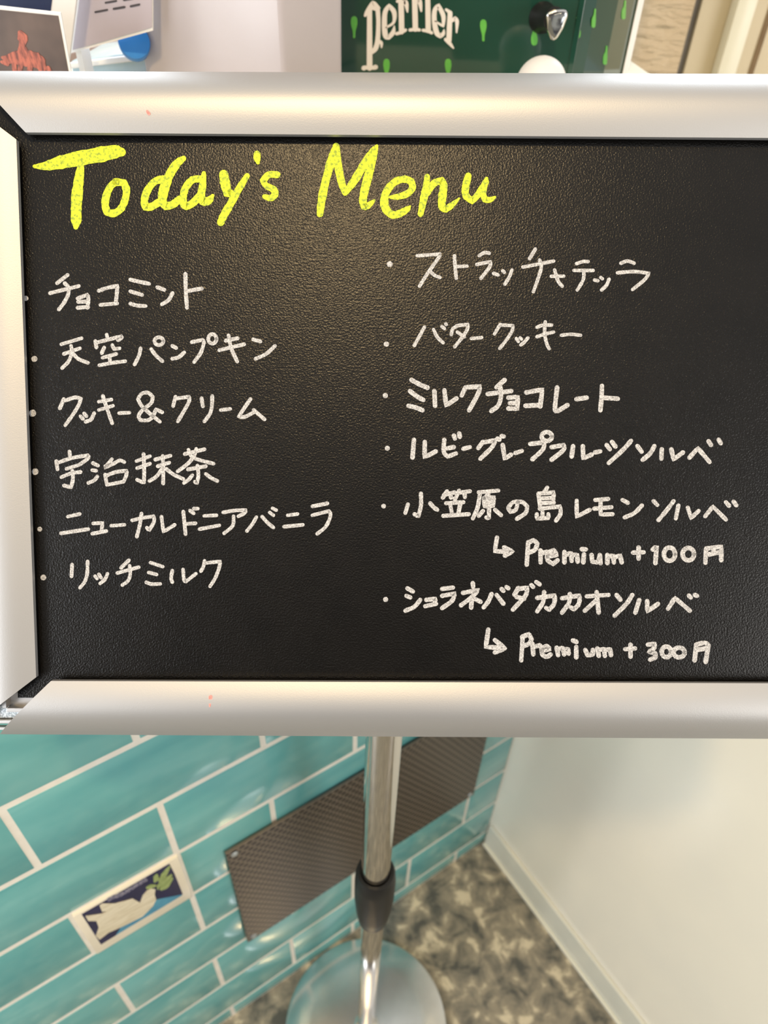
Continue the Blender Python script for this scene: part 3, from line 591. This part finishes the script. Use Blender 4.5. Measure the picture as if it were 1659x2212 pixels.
strokes(bm, '325,95,44 325,350,48 325,610,50|285,140,24 302,112,40 332,70,52 358,30,50 388,48,30 420,72,8|350,66,36 398,84,40 404,200,38 398,350,42 380,430,44 345,468,36|400,370,40 430,385,30 432,425,12|272,610,44 290,605,36 365,605,36 380,600,44|'
 '475,245,18 540,200,26 545,110,42 500,50,36 464,110,42 458,230,46 468,320,46 495,338,36 535,290,40 547,232,10|606,15,48 610,150,48 612,285,48|565,302,28 610,288,30 648,268,28|618,40,34 645,8,36 655,40,38 664,105,16|572,12,26 605,2,34|'
 '728,-30,48 732,120,48 735,262,48|686,268,28 735,262,30 772,268,28|744,20,34 768,-10,36 778,30,38 788,100,16|845,-40,44 848,120,46 850,275,46|803,270,28 850,278,30 882,294,28|'
 '912,190,16 985,235,24 985,140,40 940,46,36 908,95,40 905,190,44 925,290,46 958,325,36 985,300,34 992,265,10|1046,115,42 1040,240,46 1035,365,46|1010,85,24 1050,115,36|1005,352,30 1040,385,34 1076,430,14|1062,185,30 1092,162,34 1108,195,34 1104,290,14', painter(Y6, r7), (720, 0), sp_, 44, wob=0, lift=0.0005, step=0.00001, taper=0.9)
lt = link('brand_lettering', bm, m_letter, gc); lt['label'] = 'white arched lettering'
for px, py, flip in ((765, 60, 1), (1044, 67, 1), (835, 152, 1), (968, 152, 1), (1154, 73, 0), (1247, 58, 0)):
    Z = -1 if flip else 1
    bm = bmesh.new()
    strokes(bm, '0,%d,5 0,%d,6 0,%d,12 0,%d,14 0,%d,13' % (-20 * Z, -8 * Z, 4 * Z, 12 * Z, 19 * Z), painter(Y6, r7), (px, py), 1.0, 10, wob=0, lift=0.0006)
    link('printed_bottle', bm, m_lime, gc)
def on_side(px, py, h):                # the slanted right-hand face of the cooler
    a, b_ = r7 + sd[0], r7 + sd[2]
    if px < 1320: a, b_ = r7 + sd[0], r7 + sd[1]
    else: a, b_ = r7 + sd[1], r7 + sd[2]
    t = (b_ - a); n = Vector((t.y, -t.x, 0)).normalized(); r = ray(px, py)
    k = (a - CAM).dot(n) / r.dot(n); return CAM + r * k - r7 + n * h
for px, py in ((1282, 38), (1307, 118), (1347, 20)):
    bm = bmesh.new(); strokes(bm, '3,-18,3 2,-6,4 0,4,8 -1,18,8', on_side, (px, py), 1.0, 8, wob=0, lift=0.0005); link('printed_bottle', bm, m_lime, gc)
# triangular handle on its stem
YK = Y6 - 0.045
ka, kb = at(1172, 38, Y6), at(1198, 42, YK)
hd = bpy.data.objects.new('door_handle', None)
bm = bmesh.new(); lathe(bm, [(0.0115, 0), (0.0108, 0.004), (0.0088, 0.010), (0.0084, (kb - ka).length)], 36, ka - r7, kb - ka); hd = link('door_handle', bm, m_black, gc, smooth=True)
hd['label'] = 'black stem with a chrome rimmed triangular knob'
def kpoly(pts, Y, th, name, m, bev):
    bm = bmesh.new(); prism(bm, [at(1100 + x / sp_, y / sp_, Y) - r7 for x, y in pts], (0, th, 0), bev); return link(name, bm, m, hd, smooth=True)
kpoly([(328, 140), (345, 112), (420, 85), (490, 80), (525, 100), (528, 150), (490, 250), (435, 345), (400, 372), (368, 355), (345, 270)], YK - 0.004, 0.010, 'knob_rim', m_chrome, 0.0022)
kpoly([(372, 158), (400, 132), (470, 112), (500, 115), (508, 150), (470, 240), (418, 330), (396, 300), (378, 220)], YK - 0.0046, 0.003, 'knob_face', m_knob, 0.0006)

# white rounded lid peeking over the frame in front of the cooler
YC = 0.655
cc = at(1168, 183, YC)
wc = thing('white_cup', 'white round-topped cup in front of the green cooler, mostly behind the frame', 'cup', (cc.x, YC, LEDGE))
hz = cc.z - LEDGE
bm = bmesh.new(); lathe(bm, [(0.014, 0), (0.0155, 0.001), (0.0185, max(hz - 0.004, 0.004)), (0.0192, max(hz, 0.006))], 40); link('cup_body', bm, m_white, wc, smooth=True)
bm = bmesh.new(); lathe(bm, [(0.0196, hz - 0.0005)] + [(0.0196 * cos(t), hz + 0.0005 + 0.0192 * sin(t)) for t in [i * pi / 24 for i in range(0, 12)]] + [(0.0012, hz + 0.0198)], 40); link('domed_lid', bm, m_white, wc, smooth=True)
